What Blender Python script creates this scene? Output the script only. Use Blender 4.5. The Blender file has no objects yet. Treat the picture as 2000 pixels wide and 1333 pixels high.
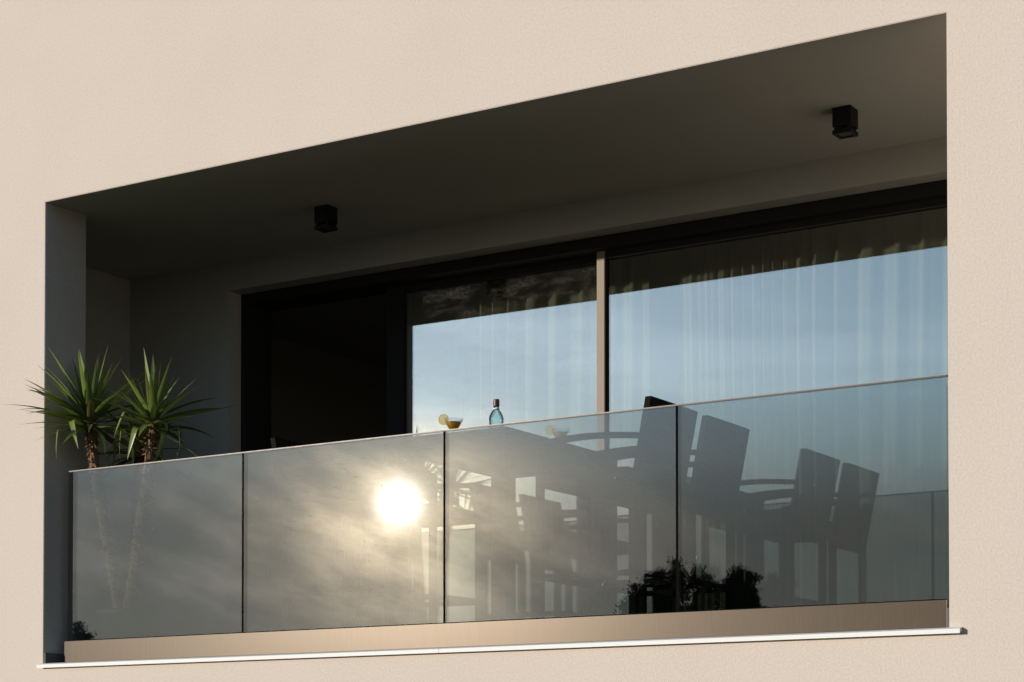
import bpy, bmesh, math, random
from mathutils import Vector, Matrix
R = math.radians
scene = bpy.context.scene
COL = scene.collection

# ------------------------------------------------------------------ camera
CX, CY, CZ = 3.00432, -8.43421, -0.61767
YAW = math.atan(2411 / 3850.0)
cam_d = bpy.data.cameras.new('camera')
cam = bpy.data.objects.new('camera', cam_d)
COL.objects.link(cam)
cam.location = (CX, CY, CZ)
cam.rotation_euler = (R(90 + 1.24), 0, YAW)
cam_d.sensor_width = 36
cam_d.lens = 69.71
cam_d.shift_y = 0.3773
cam_d.clip_start = 0.1
cam_d.clip_end = 3000
scene.camera = cam

# ------------------------------------------------------------------ sun
SUN = Vector((-0.57305, -0.80855, 0.13364)).normalized()
SUN_ELEV = math.asin(SUN.z)
sun_d = bpy.data.lights.new('sun', 'SUN')
sun_d.energy = 4.2
sun_d.angle = R(0.55)
sun_d.color = (1.0, 0.90, 0.78)
sun = bpy.data.objects.new('sun', sun_d)
COL.objects.link(sun)
sun.rotation_euler = (-SUN).to_track_quat('-Z', 'Y').to_euler()

# ------------------------------------------------------------------ sky
world = bpy.data.worlds.new('World')
scene.world = world
world.use_nodes = True
wn, wl = world.node_tree.nodes, world.node_tree.links
wn.clear()


def mth(nodes, links, op, a, b=None, c=None, clamp=False):
    n = nodes.new('ShaderNodeMath')
    n.operation = op
    n.use_clamp = clamp
    for i, v in enumerate((a, b, c)):
        if v is None:
            continue
        if isinstance(v, (int, float)):
            n.inputs[i].default_value = v
        else:
            links.new(v, n.inputs[i])
    return n.outputs[0]


def W(op, a, b=None, c=None, clamp=False):
    return mth(wn, wl, op, a, b, c, clamp)


def wmix(fac, a, b, mode='MIX'):
    n = wn.new('ShaderNodeMix')
    n.data_type = 'RGBA'
    n.blend_type = mode
    n.clamp_result = False
    for sock, v in ((n.inputs[0], fac), (n.inputs[6], a), (n.inputs[7], b)):
        if isinstance(v, (int, float)):
            sock.default_value = v
        elif isinstance(v, tuple):
            sock.default_value = (*v, 1)
        else:
            wl.new(v, sock)
    return n.outputs[2]


def wscale(col, f):
    n = wn.new('ShaderNodeVectorMath')
    n.operation = 'SCALE'
    if isinstance(col, tuple):
        n.inputs[0].default_value = col
    else:
        wl.new(col, n.inputs[0])
    if isinstance(f, (int, float)):
        n.inputs['Scale'].default_value = f
    else:
        wl.new(f, n.inputs['Scale'])
    return n.outputs[0]


def wadd(a, b):
    n = wn.new('ShaderNodeVectorMath')
    n.operation = 'ADD'
    wl.new(a, n.inputs[0])
    wl.new(b, n.inputs[1])
    return n.outputs[0]


sky = wn.new('ShaderNodeTexSky')
sky.sky_type = 'NISHITA'
sky.sun_disc = False
sky.sun_elevation = SUN_ELEV
sky.sun_rotation = math.atan2(SUN.x, SUN.y)
sky.altitude = 100
sky.air_density = 1.0
sky.dust_density = 0.1
sky.ozone_density = 2.0
tc = wn.new('ShaderNodeTexCoord')
nrm = wn.new('ShaderNodeVectorMath')
nrm.operation = 'NORMALIZE'
wl.new(tc.outputs['Generated'], nrm.inputs[0])
DIR = nrm.outputs[0]
dt = wn.new('ShaderNodeVectorMath')
dt.operation = 'DOT_PRODUCT'
wl.new(DIR, dt.inputs[0])
dt.inputs[1].default_value = SUN
theta = W('MULTIPLY', W('ARCCOSINE', W('MINIMUM', dt.outputs['Value'], 0.9999999)), 57.29578)   # degrees from the sun
sep = wn.new('ShaderNodeSeparateXYZ')
wl.new(DIR, sep.inputs[0])
elev = W('MULTIPLY', W('ARCSINE', sep.outputs['Z']), 57.29578)


def cloud_noise(scale, detail, rough, dist, sz, offset, tilt=0.0):
    """streaky noise over azimuth / elevation (degrees)"""
    az = W('MULTIPLY', W('ARCTAN2', sep.outputs['X'], sep.outputs['Y']), 57.29578)
    ca_, sa_ = math.cos(tilt), math.sin(tilt)
    cmb = wn.new('ShaderNodeCombineXYZ')
    wl.new(W('ADD', W('MULTIPLY', az, ca_), W('MULTIPLY', elev, sa_)), cmb.inputs[0])
    wl.new(W('MULTIPLY', W('SUBTRACT', W('MULTIPLY', elev, ca_), W('MULTIPLY', az, sa_)), sz), cmb.inputs[1])
    cmb.inputs[2].default_value = offset
    n = wn.new('ShaderNodeTexNoise')
    n.inputs['Scale'].default_value = scale
    n.inputs['Detail'].default_value = detail
    n.inputs['Roughness'].default_value = rough
    n.inputs['Distortion'].default_value = dist
    wl.new(cmb.outputs[0], n.inputs['Vector'])
    return n.outputs['Fac']


def wramp(v, a, b, lo=0.0, hi=1.0):
    n = wn.new('ShaderNodeMapRange')
    n.interpolation_type = 'SMOOTHSTEP'
    wl.new(v, n.inputs[0])
    for i, x in enumerate((a, b, lo, hi)):
        n.inputs[i + 1].default_value = x
    return n.outputs[0]


SKY_STRENGTH = 0.15
base = wscale(sky.outputs[0], SKY_STRENGTH)
# thin high haze brightens the blue round the sun
base = wadd(base, wscale((0.50, 0.66, 0.84), W('MULTIPLY', W('POWER', 2.71828, W('MULTIPLY', theta, -1 / 13.0)), 1.3)))
# a low bank of thin grey cloud, breaking into streaks higher up
n1 = cloud_noise(0.15, 5, 0.60, 0.0, 2.4, 3.0, R(18))
n2 = cloud_noise(0.13, 3, 0.55, 0.0, 5.0, 11.0)
bank = W('MULTIPLY', wramp(elev, 6.5, 11.5, 1.0, 0.0), wramp(elev, -2.0, 0.0, 0.0, 1.0))
wisps = W('MULTIPLY', wramp(n2, 0.48, 0.72, 0.0, 0.55), wramp(elev, 8.0, 30.0, 1.0, 0.35))
cov = W('MULTIPLY', bank, wramp(n1, 0.25, 0.62, 0.72, 0.97))
shade = wramp(n1, 0.36, 0.64, 0.66, 1.26)
near = W('POWER', 2.71828, W('MULTIPLY', theta, -1 / 9.0))
# the bank is thicker and brighter towards the left of the sun, thinning out to its right
thick = wramp(sep.outputs['X'], -0.60, -0.39, 1.0, 0.40)
cl_base = wscale((0.65, 0.632, 0.59), W('MULTIPLY', thick, W('ADD', W('MULTIPLY', near, 0.45), 1.42)))
cl_warm = wscale((1.00, 0.76, 0.50), W('MULTIPLY', W('POWER', 2.71828, W('MULTIPLY', theta, -1 / 3.5)), 0.6))
cloud = wscale(wadd(cl_base, cl_warm), shade)
base = wadd(base, wscale((0.55, 0.60, 0.64), W('MULTIPLY', wisps, W('ADD', W('MULTIPLY', near, 1.2), 0.08))))
skyc = wmix(cov, base, cloud)
# the sun shining through the thin cloud
core = W('POWER', 2.71828, W('MULTIPLY', W('POWER', W('DIVIDE', theta, 0.50), 2.0), -1.0))
halo = W('POWER', 2.71828, W('MULTIPLY', theta, -1 / 1.35))
glow = wadd(wscale((1.0, 0.97, 0.90), W('MULTIPLY', core, 20.0)),
            wscale((1.0, 0.78, 0.50), W('MULTIPLY', W('MULTIPLY', halo, wramp(elev, 8.2, 10.8, 1.0, 0.10)), W('MULTIPLY', W('POWER', shade, 1.5), 16.0))))
skyc = wadd(skyc, glow)
bg = wn.new('ShaderNodeBackground')
wl.new(skyc, bg.inputs[0])
bg.inputs[1].default_value = 1.0
wo = wn.new('ShaderNodeOutputWorld')
wl.new(bg.outputs[0], wo.inputs[0])

# ------------------------------------------------------------------ exposure, engine
scene.view_settings.view_transform = 'Standard'
scene.view_settings.look = 'None'
scene.view_settings.exposure = 0
scene.view_settings.gamma = 1
scene.render.engine = 'CYCLES'
cy = scene.cycles
cy.use_denoising = True
cy.max_bounces = 10
cy.diffuse_bounces = 3
cy.glossy_bounces = 6
cy.transmission_bounces = 8
cy.transparent_max_bounces = 24
cy.caustics_reflective = False
cy.caustics_refractive = False
cy.sample_clamp_indirect = 4.0


# ================================================================== materials
class Mat:
    def __init__(self, name):
        self.m = bpy.data.materials.new(name)
        self.m.use_nodes = True
        self.n = self.m.node_tree.nodes
        self.l = self.m.node_tree.links
        self.n.clear()
        self.out = self.n.new('ShaderNodeOutputMaterial')

    def add(self, t, **kw):
        n = self.n.new(t)
        for k, v in kw.items():
            setattr(n, k, v)
        return n

    def put(self, sock, v):
        if isinstance(v, tuple) and len(v) == 3 and sock.type == 'RGBA':
            v = (*v, 1)
        if hasattr(v, 'is_output'):
            self.l.new(v, sock)
        else:
            sock.default_value = v

    def math(self, op, a, b=None, c=None, clamp=False):
        return mth(self.n, self.l, op, a, b, c, clamp)

    def coord(self, scale=(1, 1, 1), kind='Object'):
        t = self.add('ShaderNodeTexCoord')
        mp = self.add('ShaderNodeMapping')
        mp.inputs['Scale'].default_value = scale
        self.l.new(t.outputs[kind], mp.inputs[0])
        return mp.outputs[0]

    def noise(self, scale, detail=4, rough=0.55, vec=None, dist=0.0):
        n = self.add('ShaderNodeTexNoise')
        n.inputs['Scale'].default_value = scale
        n.inputs['Detail'].default_value = detail
        n.inputs['Roughness'].default_value = rough
        n.inputs['Distortion'].default_value = dist
        self.l.new(vec if vec is not None else self.coord(), n.inputs['Vector'])
        return n.outputs['Fac']

    def ramp(self, v, a, b, lo=0.0, hi=1.0):
        n = self.add('ShaderNodeMapRange')
        self.l.new(v, n.inputs[0])
        for i, x in enumerate((a, b, lo, hi)):
            n.inputs[i + 1].default_value = x
        return n.outputs[0]

    def mix(self, f, a, b):
        n = self.add('ShaderNodeMix', data_type='RGBA')
        self.put(n.inputs[0], f)
        self.put(n.inputs[6], a)
        self.put(n.inputs[7], b)
        return n.outputs[2]

    def bump(self, h, strength, dist):
        b = self.add('ShaderNodeBump')
        b.inputs['Strength'].default_value = strength
        b.inputs['Distance'].default_value = dist
        self.l.new(h, b.inputs['Height'])
        return b.outputs[0]

    def bsdf(self, color, rough=0.6, metal=0.0, normal=None, spec=0.5):
        b = self.add('ShaderNodeBsdfPrincipled')
        self.put(b.inputs['Base Color'], color)
        self.put(b.inputs['Roughness'], rough)
        b.inputs['Metallic'].default_value = metal
        b.inputs['Specular IOR Level'].default_value = spec
        if normal is not None:
            self.l.new(normal, b.inputs['Normal'])
        return b.outputs[0]

    def mixs(self, f, a, b):
        n = self.add('ShaderNodeMixShader')
        self.put(n.inputs[0], f)
        self.l.new(a, n.inputs[1])
        self.l.new(b, n.inputs[2])
        return n.outputs[0]

    def done(self, s):
        self.l.new(s, self.out.inputs[0])
        return self.m


M = {}


def stucco(name, col, amp=0.10, bump=0.55):
    m = Mat(name)
    co = m.coord()
    a = m.noise(90, 3, 0.7, co)
    b = m.noise(1.3, 4, 0.6, co)
    g = m.noise(120, 2, 0.6, co)
    v = m.math('ADD', m.ramp(a, 0.3, 0.7, 1 - amp, 1 + amp), m.math('ADD', m.ramp(b, 0.3, 0.7, -0.02, 0.02), m.ramp(g, 0.25, 0.36, -0.14, 0.0)))
    sc = m.add('ShaderNodeVectorMath', operation='SCALE')
    sc.inputs[0].default_value = col
    m.l.new(v, sc.inputs['Scale'])
    h = m.math('ADD', a, m.math('MULTIPLY', g, 0.5))
    return m.done(m.bsdf(sc.outputs[0], 0.95, 0, m.bump(h, bump, 0.004), 0.15))


M['facade'] = stucco('beige_stucco', (0.575, 0.512, 0.458), 0.085)
M['plaster'] = stucco('loggia_plaster', (0.54, 0.52, 0.47), 0.03, 0.2)


def plain(name, col, rough=0.5, metal=0.0, var=0.06, scale=30, spec=0.5, bump=0.0, stretch=(1, 1, 1), tint=None):
    m = Mat(name)
    co = m.coord(stretch)
    a = m.noise(scale, 4, 0.6, co)
    c = m.mix(a, tuple(x * (1 - var) for x in col), tuple(min(1, x * (1 + var)) for x in col))
    nm = m.bump(a, bump, 0.002) if bump else None
    sh = m.bsdf(c, m.ramp(a, 0.2, 0.8, rough * 0.9, min(1, rough * 1.1)), metal, nm, spec)
    if tint:
        sh.node.inputs['Specular Tint'].default_value = (*tint, 1)
    return m.done(sh)


M['alu'] = plain('brushed_aluminium', (0.070, 0.056, 0.043), 0.265, 0.0, 0.20, 9, 0.15, stretch=(60, 1, 1), bump=0.03, tint=(1.0, 0.82, 0.64))
M['white_metal'] = plain('white_coated_metal', (0.72, 0.73, 0.72), 0.5, 0.0, 0.04, 12, 0.15)
M['rail'] = plain('stainless_rail', (0.13, 0.105, 0.085), 0.33, 0.0, 0.25, 40, 0.2)
M['black'] = plain('black_gasket', (0.006, 0.006, 0.006), 0.9, spec=0.0)
M['lamp_black'] = plain('black_powder_coat', (0.010, 0.010, 0.010), 0.45, spec=0.2)
M['frame_dark'] = plain('anthracite_frame', (0.030, 0.028, 0.026), 0.6, spec=0.05)
M['frame'] = plain('bronze_anodised_frame', (0.33, 0.28, 0.225), 0.6, 0.0, 0.06, 20, 0.05, stretch=(8, 8, .6))
M['tile'] = plain('grey_floor_tile', (0.22, 0.21, 0.20), 0.5, 0.0, 0.12, 6)
M['room'] = plain('room_paint', (0.36, 0.33, 0.29), 0.9)
M['flash'] = plain('dark_flashing', (0.10, 0.10, 0.10), 0.8)


def glass(name, ior, tint, dust=0.0, streak=0.0):
    m = Mat(name)
    fr = m.add('ShaderNodeFresnel')
    fr.inputs['IOR'].default_value = ior
    tr = m.add('ShaderNodeBsdfTransparent')
    tr.inputs[0].default_value = (*tint, 1)
    gl = m.add('ShaderNodeBsdfGlossy')
    gl.inputs['Roughness'].default_value = 0.0
    gl.inputs['Color'].default_value = (1, 1, 1, 1)
    # Fresnel of the outer face, also when the ray leaves through the rear face
    geo = m.add('ShaderNodeNewGeometry')
    cosv = m.add('ShaderNodeVectorMath', operation='DOT_PRODUCT')
    m.l.new(geo.outputs['Normal'], cosv.inputs[0])
    m.l.new(geo.outputs['Incoming'], cosv.inputs[1])
    ca = m.math('ABSOLUTE', cosv.outputs['Value'])
    r0 = ((ior - 1) / (ior + 1)) ** 2
    fres = m.math('ADD', m.math('MULTIPLY', m.math('POWER', m.math('SUBTRACT', 1.0, ca), 5.0), 1 - r0), r0)
    s = m.mixs(fres, tr.outputs[0], gl.outputs[0])
    if dust:
        co = m.coord((1, 1, 2.8))
        a = m.noise(5.0, 4, 0.7, co)
        b = m.noise(45, 1, 0.7, co)
        d = m.add('ShaderNodeBsdfDiffuse')
        d.inputs[0].default_value = (0.55, 0.52, 0.46, 1)
        f = m.math('MULTIPLY', m.ramp(a, 0.46, 0.66, 0.04, 1.0), m.ramp(b, 0.38, 0.7, 0.15, 1.0))
        s = m.mixs(m.math('MULTIPLY', f, dust), s, d.outputs[0])
    n = m.done(s)
    return n


M['bal_glass'] = glass('grey_balustrade_glass', 1.80, (0.66, 0.695, 0.695))
M['win_glass'] = glass('coated_window_glass', 3.0, (0.80, 0.83, 0.80))
M['win_glass_dusty'] = glass('dusty_window_glass', 3.0, (0.80, 0.83, 0.80), 0.065)


# ================================================================== mesh helpers
def link(name, me, mat, parent=None, loc=None, smooth=False):
    o = bpy.data.objects.new(name, me)
    COL.objects.link(o)
    if mat is not None and len(me.materials) == 0:
        me.materials.append(mat)
    if smooth:
        for p in me.polygons:
            p.use_smooth = True
    if parent is not None:
        o.parent = parent
    if loc is not None:
        o.location = loc
    return o


def bm_box(bm, x0, x1, y0, y1, z0, z1, mtx=None):
    vs = [bm.verts.new((x, y, z)) for z in (z0, z1) for y in (y0, y1) for x in (x0, x1)]
    if mtx is not None:
        for v in vs:
            v.co = mtx @ v.co
    for f in ((0, 2, 3, 1), (4, 5, 7, 6), (0, 1, 5, 4), (2, 6, 7, 3), (0, 4, 6, 2), (1, 3, 7, 5)):
        bm.faces.new([vs[i] for i in f])
    return vs


def mesh_of(bm, name, bevel=0.0, seg=2):
    if bevel:
        bmesh.ops.bevel(bm, geom=bm.edges[:], offset=bevel, segments=seg, affect='EDGES', clamp_overlap=True)
    bmesh.ops.recalc_face_normals(bm, faces=bm.faces[:])
    me = bpy.data.meshes.new(name)
    bm.to_mesh(me)
    bm.free()
    return me


def box(name, x0, x1, y0, y1, z0, z1, mat, parent=None, bevel=0.0):
    bm = bmesh.new()
    bm_box(bm, x0, x1, y0, y1, z0, z1)
    return link(name, mesh_of(bm, name, bevel), mat, parent)


def lathe(prof, n=32, close=True):
    bm = bmesh.new()
    rings = []
    for r, z in prof:
        if r < 1e-6:
            rings.append([bm.verts.new((0, 0, z))])
        else:
            rings.append([bm.verts.new((r * math.cos(2 * math.pi * k / n), r * math.sin(2 * math.pi * k / n), z)) for k in range(n)])
    for a, b in zip(rings, rings[1:]):
        for k in range(n):
            q = [a[k % len(a)], a[(k + 1) % len(a)], b[(k + 1) % len(b)], b[k % len(b)]]
            u = []
            for v in q:
                if v not in u:
                    u.append(v)
            if len(u) > 2:
                bm.faces.new(u)
    return bm


def tube(bm, pts, radii, n=8):
    rings = []
    for i, p in enumerate(pts):
        p = Vector(p)
        d = (Vector(pts[min(i + 1, len(pts) - 1)]) - Vector(pts[max(i - 1, 0)])).normalized()
        a = d.orthogonal().normalized() if abs(d.x) < 0.9 else Vector((0, 1, 0))
        a = Vector((0, 1, 0)).cross(d).normalized() if abs(d.y) < 0.95 else Vector((1, 0, 0))
        b = d.cross(a)
        rings.append([bm.verts.new(p + radii[i] * (math.cos(2 * math.pi * k / n) * a + math.sin(2 * math.pi * k / n) * b)) for k in range(n)])
    for r, s in zip(rings, rings[1:]):
        for k in range(n):
            bm.faces.new((r[k], r[(k + 1) % n], s[(k + 1) % n], s[k]))
    bm.faces.new(rings[0][::-1])
    bm.faces.new(rings[-1])


def thing(name, label, cat, loc=(0, 0, 0), rz=0.0, group=None):
    o = bpy.data.objects.new(name, None)
    COL.objects.link(o)
    o.empty_display_size = 0.1
    o.location = loc
    o.rotation_euler = (0, 0, rz)
    o['label'] = label
    o['category'] = cat
    if group:
        o['group'] = group
    return o


def tag(o, label, cat, group=None):
    o['label'] = label
    o['category'] = cat
    if group:
        o['group'] = group


# ================================================================== ground
GZ = -2.3
bm = bmesh.new()
S = 1500
vs = [bm.verts.new((x, y, GZ)) for x, y in ((-S, -S), (S, -S), (S, S), (-S, S))]
bm.faces.new(vs)
gm = Mat('dry_grass_ground')
c0 = gm.coord()
g1 = gm.noise(0.35, 6, 0.6, c0)
g2 = gm.noise(9, 4, 0.7, c0)
gcol = gm.mix(g1, gm.mix(g2, (0.055, 0.065, 0.03), (0.10, 0.10, 0.05)), gm.mix(g2, (0.09, 0.075, 0.05), (0.16, 0.135, 0.095)))
ground = link('ground', mesh_of(bm, 'ground'), gm.done(gm.bsdf(gcol, 0.95, 0, gm.bump(g2, 0.5, 0.05), 0.1)))
ground['kind'] = 'structure'

# ================================================================== house
XL, XR, HT = -5.54, 0.0, 2.75          # loggia opening (sill at z = 0)
JT = 0.337                             # thickness of the front wall
DB = 1.67                              # back wall of the loggia
XSL, XSR = -6.42, 0.0                 # side walls of the loggia
FL = 0.10                              # floor of the loggia
WL, WR, WH = -5.545, -0.04, 2.565       # opening of the sliding door
YF = 1.80                              # front of the door frame
X0, X1, Z1, Y1 = -11.5, 8.0, 6.2, 8.0
house = thing('house', 'beige stuccoed house front with a deep recessed loggia', 'house', (0, 0, GZ))


def hbox(name, x0, x1, y0, y1, z0, z1, mat, parent=None, bevel=0.0):
    o = box(name, x0, x1, y0, y1, z0, z1, mat, None, bevel)
    p = parent or house
    o.parent = p
    if p is house:
        o.location = (0, 0, -GZ)
    return o


def ring_wall(x0, x1, z0, z1, hx0, hx1, hz0, hz1, ya, yb, arris=0.0):
    bm = bmesh.new()
    V = {}
    for y in (ya, yb):
        V[y] = [bm.verts.new((x, y, z)) for x, z in ((x0, z0), (x1, z0), (x1, z1), (x0, z1), (hx0, hz0), (hx1, hz0), (hx1, hz1), (hx0, hz1))]
    for y in (ya, yb):
        v = V[y]
        for k in range(4):
            bm.faces.new((v[k], v[(k + 1) % 4], v[4 + (k + 1) % 4], v[4 + k]))
    a, b = V[ya], V[yb]
    for k in range(4):
        bm.faces.new((a[k], b[k], b[(k + 1) % 4], a[(k + 1) % 4]))
        bm.faces.new((a[4 + k], a[4 + (k + 1) % 4], b[4 + (k + 1) % 4], b[4 + k]))
    if arris:
        ed = [e for e in bm.edges if e.verts[0] in a[4:] and e.verts[1] in a[4:]]
        bmesh.ops.bevel(bm, geom=ed, offset=arris, segments=3, affect='EDGES')
    return bm


w = link('wall', mesh_of(ring_wall(X0, X1, GZ, Z1, XL, XR, -0.01, HT, 0, JT, 0.003), 'wall'), M['facade'], house, (0, 0, -GZ))
w.data.materials.append(M['plaster'])
for pl in w.data.polygons:      # the soffit of the opening is painted like the ceiling
    if pl.normal.z < -0.9 and abs(pl.center.z - HT) < 0.01:
        pl.material_index = 1
w['label'] = 'sunlit beige stucco front wall round the loggia opening'
bw = link('back_wall', mesh_of(ring_wall(XSL - 0.2, XSR + 0.2, FL - 0.1, HT + 0.2, WL, WR, FL + 0.005, WH, DB, DB + 0.22), 'back_wall'), M['plaster'], house, (0, 0, -GZ))
hbox('ceiling', XSL - 0.2, XSR + 0.2, JT, DB, HT, HT + 0.22, M['plaster'])
hbox('side_wall', XSL - 0.2, XSL, JT, DB, FL - 0.1, HT, M['plaster'])
hbox('side_wall', XSR, XSR + 0.2, JT, DB, FL - 0.1, HT, M['facade'])
hbox('floor_slab', XSL, XSR, JT, DB, -0.2, FL - 0.012, M['plaster'])
hbox('floor_slab', XL + 0.004, XR - 0.004, 0.17, JT - 0.001, -0.005, FL - 0.012, M['plaster'])
# floor tiles, each its own piece
tile_cache = {}
ty = [0.172, 0.77, 1.37, DB - 0.004]
for j in range(3):
    x = XL + 0.01 if j == 0 else XSL + 0.01
    xe = XR - 0.01 if j == 0 else XSR - 0.01
    y0, y1 = ty[j] + 0.002, ty[j + 1] - 0.002
    if j == 0:
        y1 = JT - 0.002
    while x < xe - 0.05:
        wd = min(0.6, xe - x) - 0.004
        key = (round(wd, 3), round(y1 - y0, 3))
        if key not in tile_cache:
            bm = bmesh.new()
            bm_box(bm, 0, wd, 0, y1 - y0, -0.011, 0)
            tile_cache[key] = mesh_of(bm, 'tile')
        link('tile', tile_cache[key], M['tile'], house, (x, y0, FL - GZ))
        x += 0.6
# small upstands at the foot of the two jambs
hbox('flashing', XL + 0.0005, XL + 0.012, 0.006, 0.168, 0.0, 0.075, M['flash'])
hbox('flashing', XR - 0.012, XR - 0.0005, 0.006, 0.168, 0.0, 0.10, M['flash'])
# white drip sill along the lower edge of the opening
bm = bmesh.new()
prof = [(-0.034, -0.016), (-0.034, 0.004), (-0.004, 0.0125), (0.17, 0.020), (0.17, 0.004), (-0.0015, -0.004), (-0.030, -0.012), (-0.030, -0.016)]
for xa, xb, ia, ib in ((-5.56, -2.701, XL + 0.001, -2.701), (-2.6985, 0.06, -2.6985, XR - 0.001)):
    A = [bm.verts.new((xa if y < -0.001 else ia, y, z)) for y, z in prof]
    B = [bm.verts.new((xb if y < -0.001 else ib, y, z)) for y, z in prof]
    for k in range(len(prof)):
        bm.faces.new((A[k], A[(k + 1) % len(prof)], B[(k + 1) % len(prof)], B[k]))
    bm.faces.new(A)
    bm.faces.new(B[::-1])
sill = link('window_sill', mesh_of(bm, 'window_sill'), M['white_metal'], house, (0, 0, -GZ))
sill['label'] = 'thin white metal drip sill under the loggia'
# the room behind, roof and outer shell
hbox('room_wall', X0 + 0.3, X1 - 0.3, 6.3, 6.5, GZ, Z1 - 0.3, M['room'])
hbox('room_wall', -6.7, -6.5, DB + 0.22, 6.3, GZ, Z1 - 0.3, M['room'])
hbox('room_wall', 1.4, 1.6, DB + 0.22, 6.3, GZ, Z1 - 0.3, M['room'])
hbox('room_ceiling', -6.5, 1.4, DB + 0.22, 6.3, WH + 0.12, WH + 0.3, M['room'])
hbox('room_floor', -6.5, 1.4, DB + 0.22, 6.3, -0.1, FL - 0.006, M['room'])
hbox('outer_wall', X0, X0 + 0.3, JT, Y1, GZ, Z1, M['facade'])
hbox('outer_wall', X1 - 0.3, X1, JT, Y1, GZ, Z1, M['facade'])
hbox('outer_wall', X0 + 0.3, X1 - 0.3, Y1 - 0.3, Y1, GZ, Z1, M['facade'])
hbox('roof', X0 - 0.02, X1 + 0.02, -0.02, Y1 + 0.02, Z1, Z1 + 0.3, M['white_metal'])

# sliding door: dark outer frame with a fixed right pane, a sliding left pane, and an open left third
bm = bmesh.new()
bm_box(bm, WL + 0.001, WR - 0.001, YF, YF + 0.26, WH - 0.07, WH - 0.001)
bm_box(bm, WL + 0.001, WR - 0.001, YF, YF + 0.26, FL + 0.006, FL + 0.05)
bm_box(bm, WL + 0.001, WL + 0.05, YF, YF + 0.26, FL + 0.05, WH - 0.07)
bm_box(bm, WR - 0.05, WR - 0.001, YF, YF + 0.26, FL + 0.05, WH - 0.07)
door = link('sliding_door', mesh_of(bm, 'sliding_door'), M['frame_dark'], house, (0, 0, -GZ))
door['label'] = 'wide glazed sliding door standing open at its left third'
ZB, ZT = FL + 0.05, WH - 0.07


def dpart(name, x0, x1, y0, y1, z0, z1, mat, bevel=0.0):
    return box(name, x0, x1, y0, y1, z0, z1, mat, door, bevel)


# right leaf (front track)
dpart('stile', -2.848, -2.795, 1.868, 1.92, ZB, ZT, M['frame'], 0.002)
dpart('stile', -2.866, -2.850, 1.905, 1.98, ZB, ZT, M['frame'], 0.002)
dpart('gasket', -2.794, -2.782, 1.882, 1.90, ZB, ZT, M['black'])
dpart('rail', -2.782, WR - 0.05, 1.872, 1.92, ZT - 0.05, ZT, M['frame_dark'])
dpart('rail', -2.782, WR - 0.05, 1.872, 1.92, ZB, ZB + 0.06, M['frame_dark'])
dpart('pane', -2.782, WR - 0.05, 1.893, 1.901, ZB + 0.06, ZT - 0.05, M['win_glass'])
# left leaf (rear track)
dpart('stile', -4.43, -4.297, 1.915, 1.98, ZB, ZT, M['frame_dark'], 0.002)
dpart('rail', -4.338, -2.868, 1.922, 1.98, ZT - 0.05, ZT, M['frame_dark'])
dpart('rail', -4.338, -2.868, 1.922, 1.98, ZB, ZB + 0.06, M['frame_dark'])
lp = dpart('pane', -0.735, 0.735, -0.004, 0.004, ZB + 0.06, ZT - 0.05, M['win_glass_dusty'])
lp.location = (-3.603, 1.945, 0)
lp.rotation_euler = (0, 0, R(0.5))          # the leaf hangs a hair out of line in its track

# ================================================================== curtains
cm = Mat('sheer_olive_curtain')
cc = cm.coord((1, 1, 1))
wv = cm.noise(700, 2, 0.5, cc)
cdif = cm.add('ShaderNodeBsdfDiffuse')
cdif.inputs[0].default_value = (0.52, 0.49, 0.37, 1)
ctrl = cm.add('ShaderNodeBsdfTranslucent')
ctrl.inputs[0].default_value = (0.48, 0.45, 0.34, 1)
ctr = cm.add('ShaderNodeBsdfTransparent')
lw = cm.add('ShaderNodeLayerWeight')
lw.inputs[0].default_value = 0.5
s = cm.mixs(0.35, cdif.outputs[0], ctrl.outputs[0])
fold_f = cm.ramp(lw.outputs['Facing'], 0.0, 0.9, 0.50, 0.90)
M['curtain'] = cm.done(cm.mixs(fold_f, ctr.outputs[0], s))


def curtain(x0, x1, y, seed, label):
    rnd = random.Random(seed)
    n = int((x1 - x0) / 0.006)
    ph, xs, ys = 0.0, [], []
    k1 = [rnd.uniform(0, 6.28) for _ in range(6)]
    for i in range(n + 1):
        x = x0 + (x1 - x0) * i / n
        freq = 2 * math.pi / (0.135 + 0.045 * math.sin(x * 2.1 + k1[0]) + 0.03 * math.sin(x * 5.3 + k1[1]))
        ph += freq * (x1 - x0) / n
        amp = 0.032 + 0.014 * math.sin(x * 3.7 + k1[2]) + 0.008 * math.sin(x * 11 + k1[3])
        xs.append(x)
        ys.append(amp * math.sin(ph) + 0.008 * math.sin(ph * 2.3 + k1[4]))
    zs = [FL + 0.02, 0.6, 1.1, 1.6, 2.1, 2.45, WH + 0.1]
    sc = [1.25, 1.15, 1.05, 1.0, 0.95, 0.9, 0.8]
    verts = [(xs[i] + 0.01 * math.sin(z * 1.7 + xs[i] * 3), y + ys[i] * s_, z) for z, s_ in zip(zs, sc) for i in range(n + 1)]
    faces = [(j * (n + 1) + i, j * (n + 1) + i + 1, (j + 1) * (n + 1) + i + 1, (j + 1) * (n + 1) + i) for j in range(len(zs) - 1) for i in range(n)]
    me = bpy.data.meshes.new('curtain')
    me.from_pydata(verts, [], faces)
    o = link('curtain', me, M['curtain'], None, None, True)
    tag(o, label, 'curtain', 'sheer curtains behind the sliding door')
    return o


curtain(-4.12, -2.72, 2.27, 4, 'sheer curtain behind the left pane of the sliding door')
curtain(-2.50, 0.0, 2.27, 9, 'long sheer curtain behind the wide right pane of the sliding door')

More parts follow.
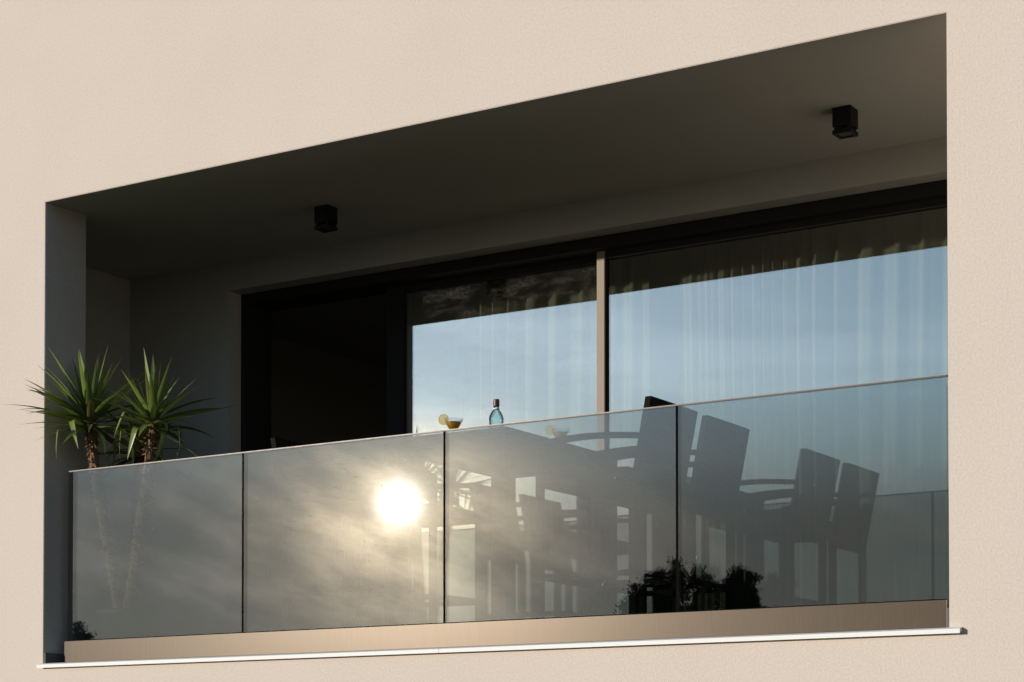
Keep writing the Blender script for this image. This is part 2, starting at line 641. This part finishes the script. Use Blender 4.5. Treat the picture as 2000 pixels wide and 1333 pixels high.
# ================================================================== glass balustrade
GYc = 0.13
bal = thing('glass_balustrade', 'grey glass balustrade with thin metal cap along the loggia edge', 'balustrade', (0, GYc, 0))
GX = [-5.463, -4.125, -2.770, -1.409, -0.051]
GB, GT = 0.145, 1.152


def bpart(name, x0, x1, y0, y1, z0, z1, mat, bevel=0.0):
    o = box(name, x0, x1, y0 - GYc, y1 - GYc, z0, z1, mat, None, bevel)
    o.parent = bal
    return o


for k in range(4):
    a = GX[k] + (0.007 if k else 0)
    b = GX[k + 1] - (0.007 if k < 3 else 0)
    bpart('glass_panel', a, b, GYc - 0.0085, GYc + 0.0085, GB - 0.03, GT, M['bal_glass'])
for k in (1, 2, 3):
    bpart('gasket', GX[k] - 0.0068, GX[k] + 0.0068, GYc - 0.0075, GYc + 0.0075, GB, GT, M['black'])
bpart('handrail', GX[0] - 0.004, GX[4] + 0.004, GYc - 0.0115, GYc + 0.0115, GT + 0.0005, GT + 0.0075, M['rail'], 0.002)
bpart('gasket', GX[0], GX[4], GYc - 0.015, GYc - 0.009, GB, GB + 0.006, M['black'])
bpart('base_channel', GX[0] - 0.006, GX[4], GYc - 0.030, GYc - 0.010, 0.0215, GB, M['alu'], 0.0015)
bpart('base_channel', GX[0] - 0.006, GX[4], GYc + 0.010, GYc + 0.030, 0.0215, GB, M['alu'], 0.0015)
# dried rain drops and dust specks on the outer face of the panels
rnd = random.Random(77)
bm = bmesh.new()
for cx_, cz_, sx_, sz_, cnt in ((-3.75, 0.98, 0.25, 0.12, 16), (-3.9, 0.6, 0.2, 0.2, 9), (-2.6, 0.42, 0.06, 0.06, 6), (-1.85, 0.34, 0.06, 0.05, 4), (-2.1, 0.86, 0.5, 0.15, 7), (-1.0, 0.8, 0.5, 0.3, 5), (-4.82, 0.95, 0.03, 0.14, 22), (-3.1, 0.45, 0.3, 0.25, 10)):
    for _ in range(cnt):
        x, z = rnd.gauss(cx_, sx_), rnd.gauss(cz_, sz_)
        if not (GB + 0.03 < z < GT - 0.03) or not (GX[0] + 0.1 < x < GX[4] - 0.05) or min(abs(x - g) for g in GX) < 0.02:
            continue
        w_, h_ = rnd.uniform(0.0012, 0.0034), rnd.uniform(0.0015, 0.0075)
        ring = [bm.verts.new((x + w_ * math.cos(a) * rnd.uniform(0.6, 1.1), -0.0088 - (0.0005 if k_ else 0.0), z + h_ * math.sin(a) * rnd.uniform(0.6, 1.1))) for k_ in (0, 1) for a in [6.283 * q / 7 for q in range(7)]]
        bm.faces.new(ring[7:])
        for q in range(7):
            bm.faces.new((ring[q], ring[(q + 1) % 7], ring[7 + (q + 1) % 7], ring[7 + q]))
dd = link('dried_droplets', mesh_of(bm, 'dried_droplets'), plain('dried_rain_marks', (0.22, 0.205, 0.185), 0.7, spec=0.05), bal)
dd['kind'] = 'stuff'
bpart('end_cap', GX[4], GX[4] + 0.006, GYc - 0.030, GYc + 0.030, 0.0215, GB, M['rail'])

# ================================================================== ceiling lamps
lens_m = Mat('lamp_lens')
lens_mat = lens_m.done(lens_m.bsdf((0.10, 0.10, 0.095), 0.15))


def ceiling_lamp(x, y, label):
    o = thing('ceiling_lamp', label, 'ceiling lamp', (x, y, HT), 0, 'box lamps under the loggia ceiling')
    h = 0.05
    bm = bmesh.new()
    bm_box(bm, -h, h, -h, h, -0.100, -0.0005)
    link('body', mesh_of(bm, 'body', 0.002), M['lamp_black'], o)
    for sx in (-1, 1):
        for sy in (-1, 1):
            bm = bmesh.new()
            bm_box(bm, sx * 0.036 - 0.007, sx * 0.036 + 0.007, sy * 0.036 - 0.007, sy * 0.036 + 0.007, -0.116, -0.100)
            link('post', mesh_of(bm, 'post'), M['lamp_black'], o)
    bm = bmesh.new()
    bm_box(bm, -h, h, -h, -0.034, -0.136, -0.116)
    bm_box(bm, -h, h, 0.034, h, -0.136, -0.116)
    bm_box(bm, -h, -0.034, -0.034, 0.034, -0.136, -0.116)
    bm_box(bm, 0.034, h, -0.034, 0.034, -0.136, -0.116)
    link('lower_ring', mesh_of(bm, 'lower_ring'), M['lamp_black'], o)
    bm = bmesh.new()
    bm_box(bm, -0.0335, 0.0335, -0.0335, 0.0335, -0.131, -0.112)
    link('lens', mesh_of(bm, 'lens'), lens_mat, o)
    return o


ceiling_lamp(-0.88, 0.965, 'black box lamp under the ceiling at the right, near the wall edge')
ceiling_lamp(-4.20, 0.972, 'black box lamp under the dark ceiling above the open doorway')

# ================================================================== bar set
wk = Mat('dark_woven_wicker')
co = wk.coord()
wa = wk.add('ShaderNodeTexWave', wave_type='BANDS', bands_direction='Z')
wa.inputs['Scale'].default_value = 26
wa.inputs['Distortion'].default_value = 0.6
wk.l.new(co, wa.inputs['Vector'])
wb = wk.add('ShaderNodeTexWave', wave_type='BANDS', bands_direction='Y')
wb.inputs['Scale'].default_value = 18
wk.l.new(co, wb.inputs['Vector'])
wc = wk.add('ShaderNodeTexWave', wave_type='BANDS', bands_direction='X')
wc.inputs['Scale'].default_value = 18
wk.l.new(co, wc.inputs['Vector'])
hh = wk.math('ADD', wa.outputs['Fac'], wk.math('MULTIPLY', wk.math('MULTIPLY', wb.outputs['Fac'], wc.outputs['Fac']), 0.6))
wcol = wk.mix(wk.ramp(hh, 0.1, 1.3), (0.006, 0.005, 0.0045), (0.017, 0.014, 0.012))
M['wicker'] = wk.done(wk.bsdf(wcol, 0.6, 0, wk.bump(hh, 0.6, 0.004), 0.06))


def sweep_rect(bm, pts, w, t):
    """flat bar through points in the xz plane at their y, w across y, t thick"""
    rings = []
    for i, p in enumerate(pts):
        p = Vector(p)
        d = (Vector(pts[min(i + 1, len(pts) - 1)]) - Vector(pts[max(i - 1, 0)])).normalized()
        nrm_ = Vector((-d.z, 0, d.x))
        yv = Vector((0, 1, 0))
        rings.append([bm.verts.new(p + a * yv * w / 2 + b * nrm_ * t / 2) for a, b in ((-1, -1), (1, -1), (1, 1), (-1, 1))])
    for r, s_ in zip(rings, rings[1:]):
        for k in range(4):
            bm.faces.new((r[k], r[(k + 1) % 4], s_[(k + 1) % 4], s_[k]))
    bm.faces.new(rings[0][::-1])
    bm.faces.new(rings[-1])


def chair_meshes():
    """bar chair facing -x, origin on the floor under its middle"""
    parts = []
    hw = 0.262
    for sx, sy in ((-1, -1), (-1, 1), (1, -1), (1, 1)):
        bm = bmesh.new()
        if sx < 0:
            bm_box(bm, -0.288, -0.250, sy * hw - (0.038 if sy > 0 else 0), sy * hw + (0.038 if sy < 0 else 0), 0, 0.972)
        else:
            y0, y1 = sorted((sy * hw, sy * (hw - 0.042)))
            bm_box(bm, 0.262, 0.306, y0 + 0.002, y1 - 0.002, 0, 0.70)
        parts.append(('leg', mesh_of(bm, 'leg', 0.004, 1)))
    bm = bmesh.new()
    bm_box(bm, -0.288, 0.262, -hw + 0.004, hw - 0.004, 0.755, 0.825)
    bmesh.ops.bevel(bm, geom=bm.edges[:], offset=0.015, segments=3, affect='EDGES')
    parts.append(('seat', mesh_of(bm, 'seat')))
    bm = bmesh.new()
    vs = bm_box(bm, 0.262, 0.294, -hw, hw, 0.66, 1.165)
    for v in vs:                      # the back leans away from the seat
        v.co.x += max(0.0, (v.co.z - 0.70)) * 0.215
    bmesh.ops.subdivide_edges(bm, edges=bm.edges[:], cuts=3, use_grid_fill=True)
    for v in bm.verts:
        v.co.x += 0.004 * (1 - (v.co.y / hw) ** 2)
    parts.append(('backrest', mesh_of(bm, 'backrest', 0.0)))
    for sy in (-1, 1):
        bm = bmesh.new()
        y = sy * (hw - 0.0225)
        pts = [(-0.2675 + 0.585 * t, y, 0.972 + 0.024 * math.sin(math.pi * min(1, 0.12 + t * 0.88)) + 0.004 * t) for t in [k / 12 for k in range(13)]]
        sweep_rect(bm, pts, 0.046, 0.026)
        parts.append(('armrest', mesh_of(bm, 'armrest')))
    for y in (-hw + 0.022, hw - 0.022):
        bm = bmesh.new()
        bm_box(bm, -0.246, 0.263, y - 0.012, y + 0.012, 0.27, 0.30)
        parts.append(('footrest', mesh_of(bm, 'footrest')))
    for x in (-0.268, 0.296):
        bm = bmesh.new()
        bm_box(bm, x - 0.013, x + 0.013, -hw + 0.046, hw - 0.046, 0.272, 0.302)
        parts.append(('footrest', mesh_of(bm, 'footrest')))
    return parts


CHAIR = chair_meshes()


def bar_chair(x, y, rz, label):
    o = thing('bar_chair', label, 'bar chair', (x, y, FL), rz, 'wicker bar chairs round the high table')
    for nm, me in CHAIR:
        link(nm, me, M['wicker'], o)
    return o


bar_chair(-2.070, 0.618, 0.0, 'dark wicker bar chair whose back rises above the glass cap, right of the table')
bar_chair(-2.070, 1.255, 0.0, 'dark wicker bar chair right of the table, nearer the sliding door')
bar_chair(-3.705, 0.590, math.pi, 'dark wicker bar chair left of the table, just behind the sun glare')
bar_chair(-3.705, 1.235, math.pi, 'dark wicker bar chair left of the table, its arm framed against the door glass')

TX0, TX1, TY0, TY1, TZ = -3.29, -2.50, 0.30, 1.50, 1.18
table = thing('bar_table', 'dark wicker high table carrying the drinks behind the glass', 'table', ((TX0 + TX1) / 2, (TY0 + TY1) / 2, FL))
hx, hy_ = (TX1 - TX0) / 2, (TY1 - TY0) / 2
bm = bmesh.new()
bm_box(bm, -hx, hx, -hy_, hy_, TZ - FL - 0.035, TZ - FL)
link('tabletop', mesh_of(bm, 'tabletop', 0.003, 1), M['wicker'], table)
for sx in (-1, 1):
    for sy in (-1, 1):
        bm = bmesh.new()
        a0, a1 = sorted((sx * hx, sx * (hx - 0.1)))
        b0, b1 = sorted((sy * hy_, sy * (hy_ - 0.1)))
        bm_box(bm, a0 + 0.002, a1 - 0.002, b0 + 0.002, b1 - 0.002, 0, TZ - FL - 0.0355)
        link('leg', mesh_of(bm, 'leg', 0.003, 1), M['wicker'], table)
for sx in (-1, 1):
    bm = bmesh.new()
    bm_box(bm, sx * (hx - 0.03) - 0.02, sx * (hx - 0.03) + 0.02, -hy_ + 0.1, hy_ - 0.1, TZ - FL - 0.070, TZ - FL - 0.0355)
    link('apron', mesh_of(bm, 'apron'), M['wicker'], table)
for sy in (-1, 1):
    bm = bmesh.new()
    bm_box(bm, -hx + 0.1, hx - 0.1, sy * (hy_ - 0.03) - 0.02, sy * (hy_ - 0.03) + 0.02, TZ - FL - 0.070, TZ - FL - 0.0355)
    link('apron', mesh_of(bm, 'apron'), M['wicker'], table)

# ------------------------------------------------------------------ drinks
M['drink_glass'] = glass('drinking_glass', 1.7, (0.94, 0.96, 0.96))
lq = Mat('lemon_drink')
la = lq.bsdf((0.62, 0.36, 0.02), 0.12)
lt = lq.add('ShaderNodeBsdfTranslucent')
lt.inputs[0].default_value = (0.85, 0.55, 0.04, 1)
M['drink'] = lq.done(lq.mixs(0.55, la, lt.outputs[0]))
ru = Mat('lemon_rind')
rt_ = ru.add('ShaderNodeBsdfTranslucent')
rt_.inputs[0].default_value = (0.75, 0.62, 0.10, 1)
M['rind'] = ru.done(ru.mixs(0.4, ru.bsdf((0.66, 0.52, 0.08), 0.5), rt_.outputs[0]))
fl_ = Mat('lemon_flesh')
ft = fl_.add('ShaderNodeBsdfTranslucent')
ft.inputs[0].default_value = (0.8, 0.74, 0.42, 1)
M['flesh'] = fl_.done(fl_.mixs(0.5, fl_.bsdf((0.72, 0.64, 0.34), 0.35), ft.outputs[0]))


def cocktail(x, y, label):
    o = thing('cocktail_glass', label, 'cocktail glass', (x, y, TZ + 0.0005), 0, 'lemon cocktails on the high table')
    outer = [(0.0, 0.0), (0.036, 0.0), (0.036, 0.003), (0.012, 0.006), (0.0045, 0.012), (0.004, 0.075), (0.010, 0.083), (0.030, 0.102), (0.056, 0.150)]
    inner = [(0.0547, 0.150), (0.0287, 0.1025), (0.009, 0.0845), (0.0, 0.083)]
    link('glass', mesh_of(lathe(outer + inner, 40), 'glass'), M['drink_glass'], o, None, True)
    dr = [(0.0, 0.0838), (0.0085, 0.0852), (0.0278, 0.1032), (0.0438, 0.1320), (0.0, 0.1320)]
    link('drink', mesh_of(lathe(dr, 40), 'drink'), M['drink'], o, None, True)
    # lemon wheel on the rim, its flat side towards the viewer and the sun
    sl = thing_part('lemon_slice', o, (-0.060, -0.010, 0.152), (R(90), 0, R(8)))
    bm = lathe([(0.0258, -0.003), (0.030, -0.003), (0.030, 0.003), (0.0258, 0.003), (0.0258, -0.003)], 36)
    sl_m = mesh_of(bm, 'lemon_slice')
    sl.data = sl_m
    sl_m.materials.append(M['rind'])
    for k in range(9):
        bm = bmesh.new()
        a0, a1 = 2 * math.pi * (k + 0.06) / 9, 2 * math.pi * (k + 0.94) / 9
        vs_ = []
        for z in (-0.0022, 0.0022):
            am = (a0 + a1) / 2
            vs_.append([bm.verts.new((r * math.cos(a), r * math.sin(a), z)) for r, a in ((0.003, am), (0.024, a0), (0.0252, a0 * .67 + a1 * .33), (0.0252, a0 * .33 + a1 * .67), (0.024, a1))])
        bm.faces.new(vs_[0][::-1])
        bm.faces.new(vs_[1])
        for i in range(5):
            bm.faces.new((vs_[0][i], vs_[0][(i + 1) % 5], vs_[1][(i + 1) % 5], vs_[1][i]))
        link('segment', mesh_of(bm, 'segment'), M['flesh'], sl)
    return o


def thing_part(name, parent, loc, rot):
    me = bpy.data.meshes.new(name)
    o = bpy.data.objects.new(name, me)
    COL.objects.link(o)
    o.parent = parent
    o.location = loc
    o.rotation_euler = rot
    return o


cocktail(-3.09, 0.685, 'yellow lemon cocktail glowing above the glass cap, left of the blue bottle')
cocktail(-2.76, 1.29, 'lemon cocktail seen through the grey glass at the table edge')

bg_ = Mat('blue_bottle_glass')
lwb = bg_.add('ShaderNodeLayerWeight')
lwb.inputs[0].default_value = 0.5
tcol = bg_.mix(bg_.ramp(lwb.outputs['Facing'], 0.30, 0.72), (0.78, 0.95, 0.97), (0.02, 0.06, 0.075))
tbt = bg_.add('ShaderNodeBsdfTransparent')
bg_.put(tbt.inputs[0], tcol)
gbg = bg_.add('ShaderNodeBsdfGlossy')
gbg.inputs['Roughness'].default_value = 0.03
M['bottle'] = bg_.done(bg_.mixs(bg_.ramp(lwb.outputs['Fresnel'], 0.0, 1.0, 0.02, 0.5), tbt.outputs[0], gbg.outputs[0]))
M['cap'] = plain('red_bottle_cap', (0.085, 0.012, 0.010), 0.35)
bottle = thing('bottle', 'squat blue glass bottle with red cap on the high table', 'bottle', (-2.868, 0.78, TZ + 0.0005))
bp = [(0.0, 0.004), (0.030, 0.0), (0.037, 0.004), (0.040, 0.012), (0.041, 0.125), (0.0405, 0.150), (0.037, 0.164), (0.028, 0.180), (0.018, 0.194), (0.0155, 0.200), (0.0150, 0.215), (0.0, 0.215)]
bm = lathe(bp, 8)
bmesh.ops.bevel(bm, geom=[e for e in bm.edges if abs(e.verts[0].co.z - e.verts[1].co.z) > 0.05], offset=0.006, segments=3, affect='EDGES')
link('body', mesh_of(bm, 'body'), M['bottle'], bottle, None, True)
link('cap', mesh_of(lathe([(0.0, 0.2155), (0.0175, 0.2155), (0.0175, 0.250), (0.0165, 0.252), (0.0, 0.252)], 28), 'cap'), M['cap'], bottle)
link('collar', mesh_of(lathe([(0.0158, 0.196), (0.0172, 0.196), (0.0172, 0.203), (0.0158, 0.203), (0.0158, 0.196)], 28), 'collar'), M['white_metal'], bottle)

# ================================================================== yuccas
lf = Mat('yucca_leaf')
lco = lf.coord((1, 1, .35))
ln = lf.noise(30, 4, 0.6, lco)
oi = lf.add('ShaderNodeObjectInfo')
lc = lf.mix(ln, (0.100, 0.160, 0.028), (0.225, 0.290, 0.066))
lc = lf.mix(lf.math('MULTIPLY', oi.outputs['Random'], 0.35), lc, (0.24, 0.27, 0.075))
lc = lf.mix(lf.math('MULTIPLY', lf.math('GREATER_THAN', oi.outputs['Random'], 0.93), 0.7), lc, (0.30, 0.24, 0.09))
lsep = lf.add('ShaderNodeSeparateXYZ')
lf.l.new(lf.coord(), lsep.inputs[0])
lc = lf.mix(lf.math('MULTIPLY', lf.ramp(lsep.outputs['Z'], 0.36, 0.44), 0.6), lc, (0.22, 0.17, 0.07))
ltr = lf.add('ShaderNodeBsdfTranslucent')
lf.put(ltr.inputs[0], lc)
M['leaf'] = lf.done(lf.mixs(0.18, lf.bsdf(lc, 0.36, 0, None, 0.5), ltr.outputs[0]))
tk = Mat('yucca_trunk')
tn = tk.noise(38, 5, 0.7, tk.coord((1, 1, 2.2)))
M['trunk'] = tk.done(tk.bsdf(tk.mix(tn, (0.07, 0.042, 0.022), (0.36, 0.235, 0.135)), 0.85, 0, tk.bump(tn, 0.9, 0.01), 0.2))
M['pot'] = plain('charcoal_planter', (0.035, 0.035, 0.037), 0.6, 0.0, 0.1, 14)
M['soil'] = plain('potting_soil', (0.035, 0.025, 0.018), 0.95, 0.0, 0.4, 60)


def leaf_mesh(length, width, bend, kink=None):
    """blade growing up +z, bending towards +x"""
    n = 12
    p = Vector((0, 0, 0))
    ang = 0.0
    verts, faces = [], []
    for i in range(n + 1):
        t = i / n
        wd = width * (0.55 + 0.9 * t if t < 0.3 else (0.82 * (1 - ((t - 0.3) / 0.7) ** 1.7))) * 0.5
        wd = max(wd, 0.0006)
        d = Vector((math.sin(ang), 0, math.cos(ang)))
        nn = Vector((math.cos(ang), 0, -math.sin(ang)))
        fold = 0.32 * wd * (1 - 0.5 * t)
        for s_, dn in ((-1, fold), (0, 0.0), (1, fold)):
            verts.append(p + Vector((0, s_ * wd, 0)) - nn * dn)
        p = p + d * length / n
        ang += bend / n * (0.4 + 1.2 * t)
        if kink and abs(t - kink[0]) < 0.5 / n:
            ang += kink[1]
    for i in range(n):
        for k in range(2):
            a = i * 3 + k
            faces.append((a, a + 1, a + 4, a + 3))
    me = bpy.data.meshes.new('leaf')
    me.from_pydata(verts, [], faces)
    for pl in me.polygons:
        pl.use_smooth = True
    me.materials.append(M['leaf'])
    return me


LEAF = {
    'up': [leaf_mesh(0.44, 0.052, 0.10), leaf_mesh(0.41, 0.058, 0.22), leaf_mesh(0.45, 0.047, 0.05)],
    'mid': [leaf_mesh(0.50, 0.055, 0.45), leaf_mesh(0.47, 0.058, 0.30), leaf_mesh(0.44, 0.050, 0.7)],
    'low': [leaf_mesh(0.46, 0.056, 0.9), leaf_mesh(0.44, 0.060, 0.6), leaf_mesh(0.42, 0.056, 0.4, (0.45, 1.3))],
}


YX, YY = -5.20, 0.335
plant = thing('yucca', 'potted yucca with two spiky crowns rising over the glass beside the left jamb', 'yucca', (YX, YY, FL))
pr = 0.165
link('pot', mesh_of(lathe([(0.0, 0.0), (pr * 0.8, 0.0), (pr, 0.20), (pr * 1.05, 0.205), (pr * 1.05, 0.235), (pr * 0.93, 0.235), (pr * 0.9, 0.2)], 36), 'pot'), M['pot'], plant, None, True)
link('soil', mesh_of(lathe([(pr * 0.90, 0.207), (0.0, 0.212)], 24), 'soil'), M['soil'], plant)


def stem(x, y, zc, base, seed, extra, count=(17, 18, 18), scale=1.0, rad=0.036):
    """one stem of the plant; (x, y, zc): heart of its crown in the scene"""
    rnd = random.Random(seed)
    cx_, cy_, hc = x - YX, y - YY, zc - FL
    bm = bmesh.new()
    n = 14
    ts = [k / n for k in range(n + 1)]
    pts = [(base[0] + (cx_ - base[0]) * (1 - (1 - t) ** 1.25), base[1] + (cy_ - base[1]) * (1 - (1 - t) ** 1.25), 0.21 + (hc - 0.19) * t) for t in ts]
    tube(bm, pts, [rad * (1 + 0.10 * math.sin(9 * t + seed) - 0.25 * t) for t in ts], 10)
    for k in range(330):
        t = rnd.random() ** 0.7
        a = rnd.uniform(0, 6.283)
        f_ = t * n
        i = min(n - 1, int(f_))
        c = Vector(pts[i]).lerp(Vector(pts[i + 1]), f_ - i)
        rr = rad * (0.98 - 0.25 * t)
        d = Vector((math.cos(a), math.sin(a), 0))
        s_ = Vector((-math.sin(a), math.cos(a), 0))
        b0 = c + d * rr * 0.85
        tip = c + d * (rr + rnd.uniform(0.010, 0.030)) + Vector((0, 0, rnd.uniform(-0.030, 0.016)))
        wd = rnd.uniform(0.008, 0.015)
        va, vb, vc_ = bm.verts.new(b0 - s_ * wd), bm.verts.new(b0 + s_ * wd), bm.verts.new(tip)
        vd = bm.verts.new(b0 + Vector((0, 0, 0.014)))
        bm.faces.new((va, vb, vc_))
        bm.faces.new((va, vc_, vd))
        bm.faces.new((vb, vd, vc_))
    link('trunk', mesh_of(bm, 'trunk'), M['trunk'], plant)

    def leaf(kind, idx, az, tilt, sc, dz=0.0, roll=0.0):
        me = LEAF[kind][idx % 3]
        for step in range(14):          # leaves grow clear of the jamb and of the glass
            rot = Matrix.Rotation(az, 3, 'Z') @ Matrix.Rotation(tilt, 3, 'Y') @ Matrix.Rotation(roll, 3, 'Z')
            bad = False
            for v in me.vertices:
                q = rot @ (v.co * sc) + Vector((x, y, zc + dz))
                if (q.x < XL + 0.02 and -0.012 < q.y < JT + 0.02) or (q.x < XSL + 0.02) or (q.z < GT + 0.03 and q.y < GYc + 0.03):
                    bad = True
            if not bad:
                break
            if kind == 'low':
                return None
            az += 0.45
        else:
            return None
        ob = link('leaf', me, None, plant)
        ob.location = (cx_ + 0.014 * math.cos(az), cy_ + 0.014 * math.sin(az), hc + dz)
        ob.rotation_euler = (Matrix.Rotation(az, 3, 'Z') @ Matrix.Rotation(tilt, 3, 'Y') @ Matrix.Rotation(roll, 3, 'Z')).to_euler()
        ob.scale = (sc, sc, sc)
        return ob

    ga = 2.39996
    k = 0
    for kind, cnt, t0, t1, z0, z1 in (('up', count[0], 4, 44, 0.01, 0.05), ('mid', count[1], 42, 84, 0.0, 0.03), ('low', count[2], 74, 118, -0.05, 0.0)):
        for i in range(cnt):
            az = k * ga + rnd.uniform(-0.25, 0.25)
            tl_ = R(t0 + (t1 - t0) * (i + rnd.random()) / cnt)
            leaf(kind, rnd.randrange(3), az, tl_, scale * rnd.uniform(0.80, 1.06), rnd.uniform(z0, z1), rnd.uniform(-0.4, 0.4))
            k += 1
    for kind, idx, az, tl_, sc in extra:
        leaf(kind, idx, R(az), R(tl_), sc * scale)


stem(-5.385, 0.215, 1.445, (-0.02, -0.02), 21,
     [('mid', 1, 238, 66, 1.0), ('mid', 1, 240, 84, 1.0), ('mid', 0, 243, 74, 1.05), ('up', 1, 247, 92, 1.05), ('up', 0, 241, 100, 1.0), ('up', 2, 252, 84, 0.95), ('mid', 1, 258, 62, 1.0), ('up', 1, 249, 108, 0.9), ('up', 1, 5, 56, 1.15)])
stem(-4.985, 0.325, 1.425, (0.02, -0.01), 35,
     [('up', 2, 6, 83, 1.5), ('low', 2, 250, 70, 0.95), ('low', 1, 300, 100, 1.0), ('low', 2, 215, 84, 0.95)], scale=0.88)
stem(-5.33, 0.60, 1.33, (-0.02, 0.04), 52, [], (8, 9, 11), 0.85, 0.028)

# ================================================================== trees across the way (seen mirrored in the glass)
tl = Mat('pine_foliage')
t1 = tl.noise(1.2, 4, 0.6)
M['pine'] = tl.done(tl.bsdf(tl.mix(t1, (0.016, 0.030, 0.010), (0.045, 0.065, 0.022)), 0.8, 0, None, 0.2))
M['bark'] = plain('pine_bark', (0.10, 0.07, 0.05), 0.95, 0, 0.3, 3, bump=0.5)
TD = 82.0


def tree_at(px, py):
    u = (px - 1000) / 3850.0
    f_ = Vector((-math.sin(YAW), math.cos(YAW)))
    r_ = Vector((math.cos(YAW), math.sin(YAW)))
    p = Vector((CX, CY)) + TD * (f_ + u * r_)
    return p.x, 2 * GYc - p.y, CZ + (1505 - py) / 3850.0 * TD


def tree(px, py, rad, taper, label, seed, dense=1.0, dist=0.0):
    """rad: crown radius about 2 m under the tip; taper: exponent of the crown outline"""
    rnd = random.Random(seed)
    x, y, top = tree_at(px, py)
    y -= dist
    H = top - GZ
    o = thing('pine_tree', label, 'tree', (x, y, GZ), rnd.uniform(0, 6), 'dark trees across from the loggia')
    bm = bmesh.new()
    tube(bm, [(0, 0, 0), (0.05, 0.03, H * 0.4), (0.0, 0.08, H * 0.75), (0.0, 0.0, H * 0.97)], [0.17, 0.13, 0.07, 0.02], 8)
    limbs = []
    z = H * 0.35
    while z < H - 0.3:
        d = H - z
        r = rad * min(1.6, (d / 2.0) ** taper)
        for _ in range(3):
            a = rnd.uniform(0, 6.283)
            ln_ = r * rnd.uniform(0.35, 1.15)
            e = Vector((math.cos(a) * ln_, math.sin(a) * ln_, z + rnd.uniform(-0.05, 0.25) * ln_))
            tube(bm, [(0, 0.05, z), tuple(Vector((0, 0.05, z)).lerp(e, 0.5) + Vector((0, 0, 0.06))), tuple(e)], [0.035, 0.022, 0.008], 5)
            limbs.append((Vector((0, 0.05, z)), e))
        z += 0.16 + 0.16 * rnd.random()
    limbs.append((Vector((0, 0, H - 0.5)), Vector((0, 0, H))))
    link('trunk', mesh_of(bm, 'trunk'), M['bark'], o)
    verts, faces = [], []
    for a, b in limbs:
        high = b.z > H - 3.6                       # only the tops show over the glass edge
        for _ in range(int((420 if high else 70) * dense)):
            t = 0.15 + 0.9 * rnd.random() ** 0.7
            sp = 0.05 + 0.12 * (1 - abs(t - 0.6))
            c = a.lerp(b, t) + Vector((rnd.gauss(0, sp), rnd.gauss(0, sp), rnd.gauss(0.03, sp * 0.75)))
            sz = rnd.uniform(0.03, 0.08) if high else rnd.uniform(0.10, 0.20)
            n_ = Vector((rnd.gauss(0, 1), rnd.gauss(0, 1), rnd.gauss(0, 1))).normalized()
            u_ = n_.orthogonal().normalized()
            v_ = n_.cross(u_)
            i0 = len(verts)
            verts += [c - u_ * sz, c + v_ * sz * 0.45, c + u_ * sz, c - v_ * sz * 0.45]
            faces.append((i0, i0 + 1, i0 + 2, i0 + 3))
    me = bpy.data.meshes.new('crown')
    me.from_pydata(verts, [], faces)
    link('crown', me, M['pine'], o)
    return o


tree(1240, 1148, 1.0, 0.5, 'small bushy pine mirrored at the left end of the tree clump', 1)
tree(1287, 1120, 1.2, 0.5, 'pine with a flat spreading top mirrored left of the third glass joint', 2, 0.9)
tree(1320, 1102, 0.85, 1.0, 'slim pointed tree mirrored right on the third glass joint', 3)
tree(1362, 1114, 1.45, 0.5, 'broad dark tree mirrored just right of the third glass joint', 4, 1.2)
tree(1398, 1108, 1.45, 0.55, 'tall dark tree mirrored in the middle of the fourth glass panel clump', 5, 1.2, 2)
tree(1432, 1128, 1.35, 0.55, 'rounded tree mirrored towards the right of the tree clump', 6, 1.1)
tree(1462, 1146, 1.3, 0.7, 'lowest sloping tree mirrored at the right end of the tree clump', 7)
tree(157, 1224, 0.8, 0.6, 'lone tree tip mirrored in the lower left corner of the glass', 8)
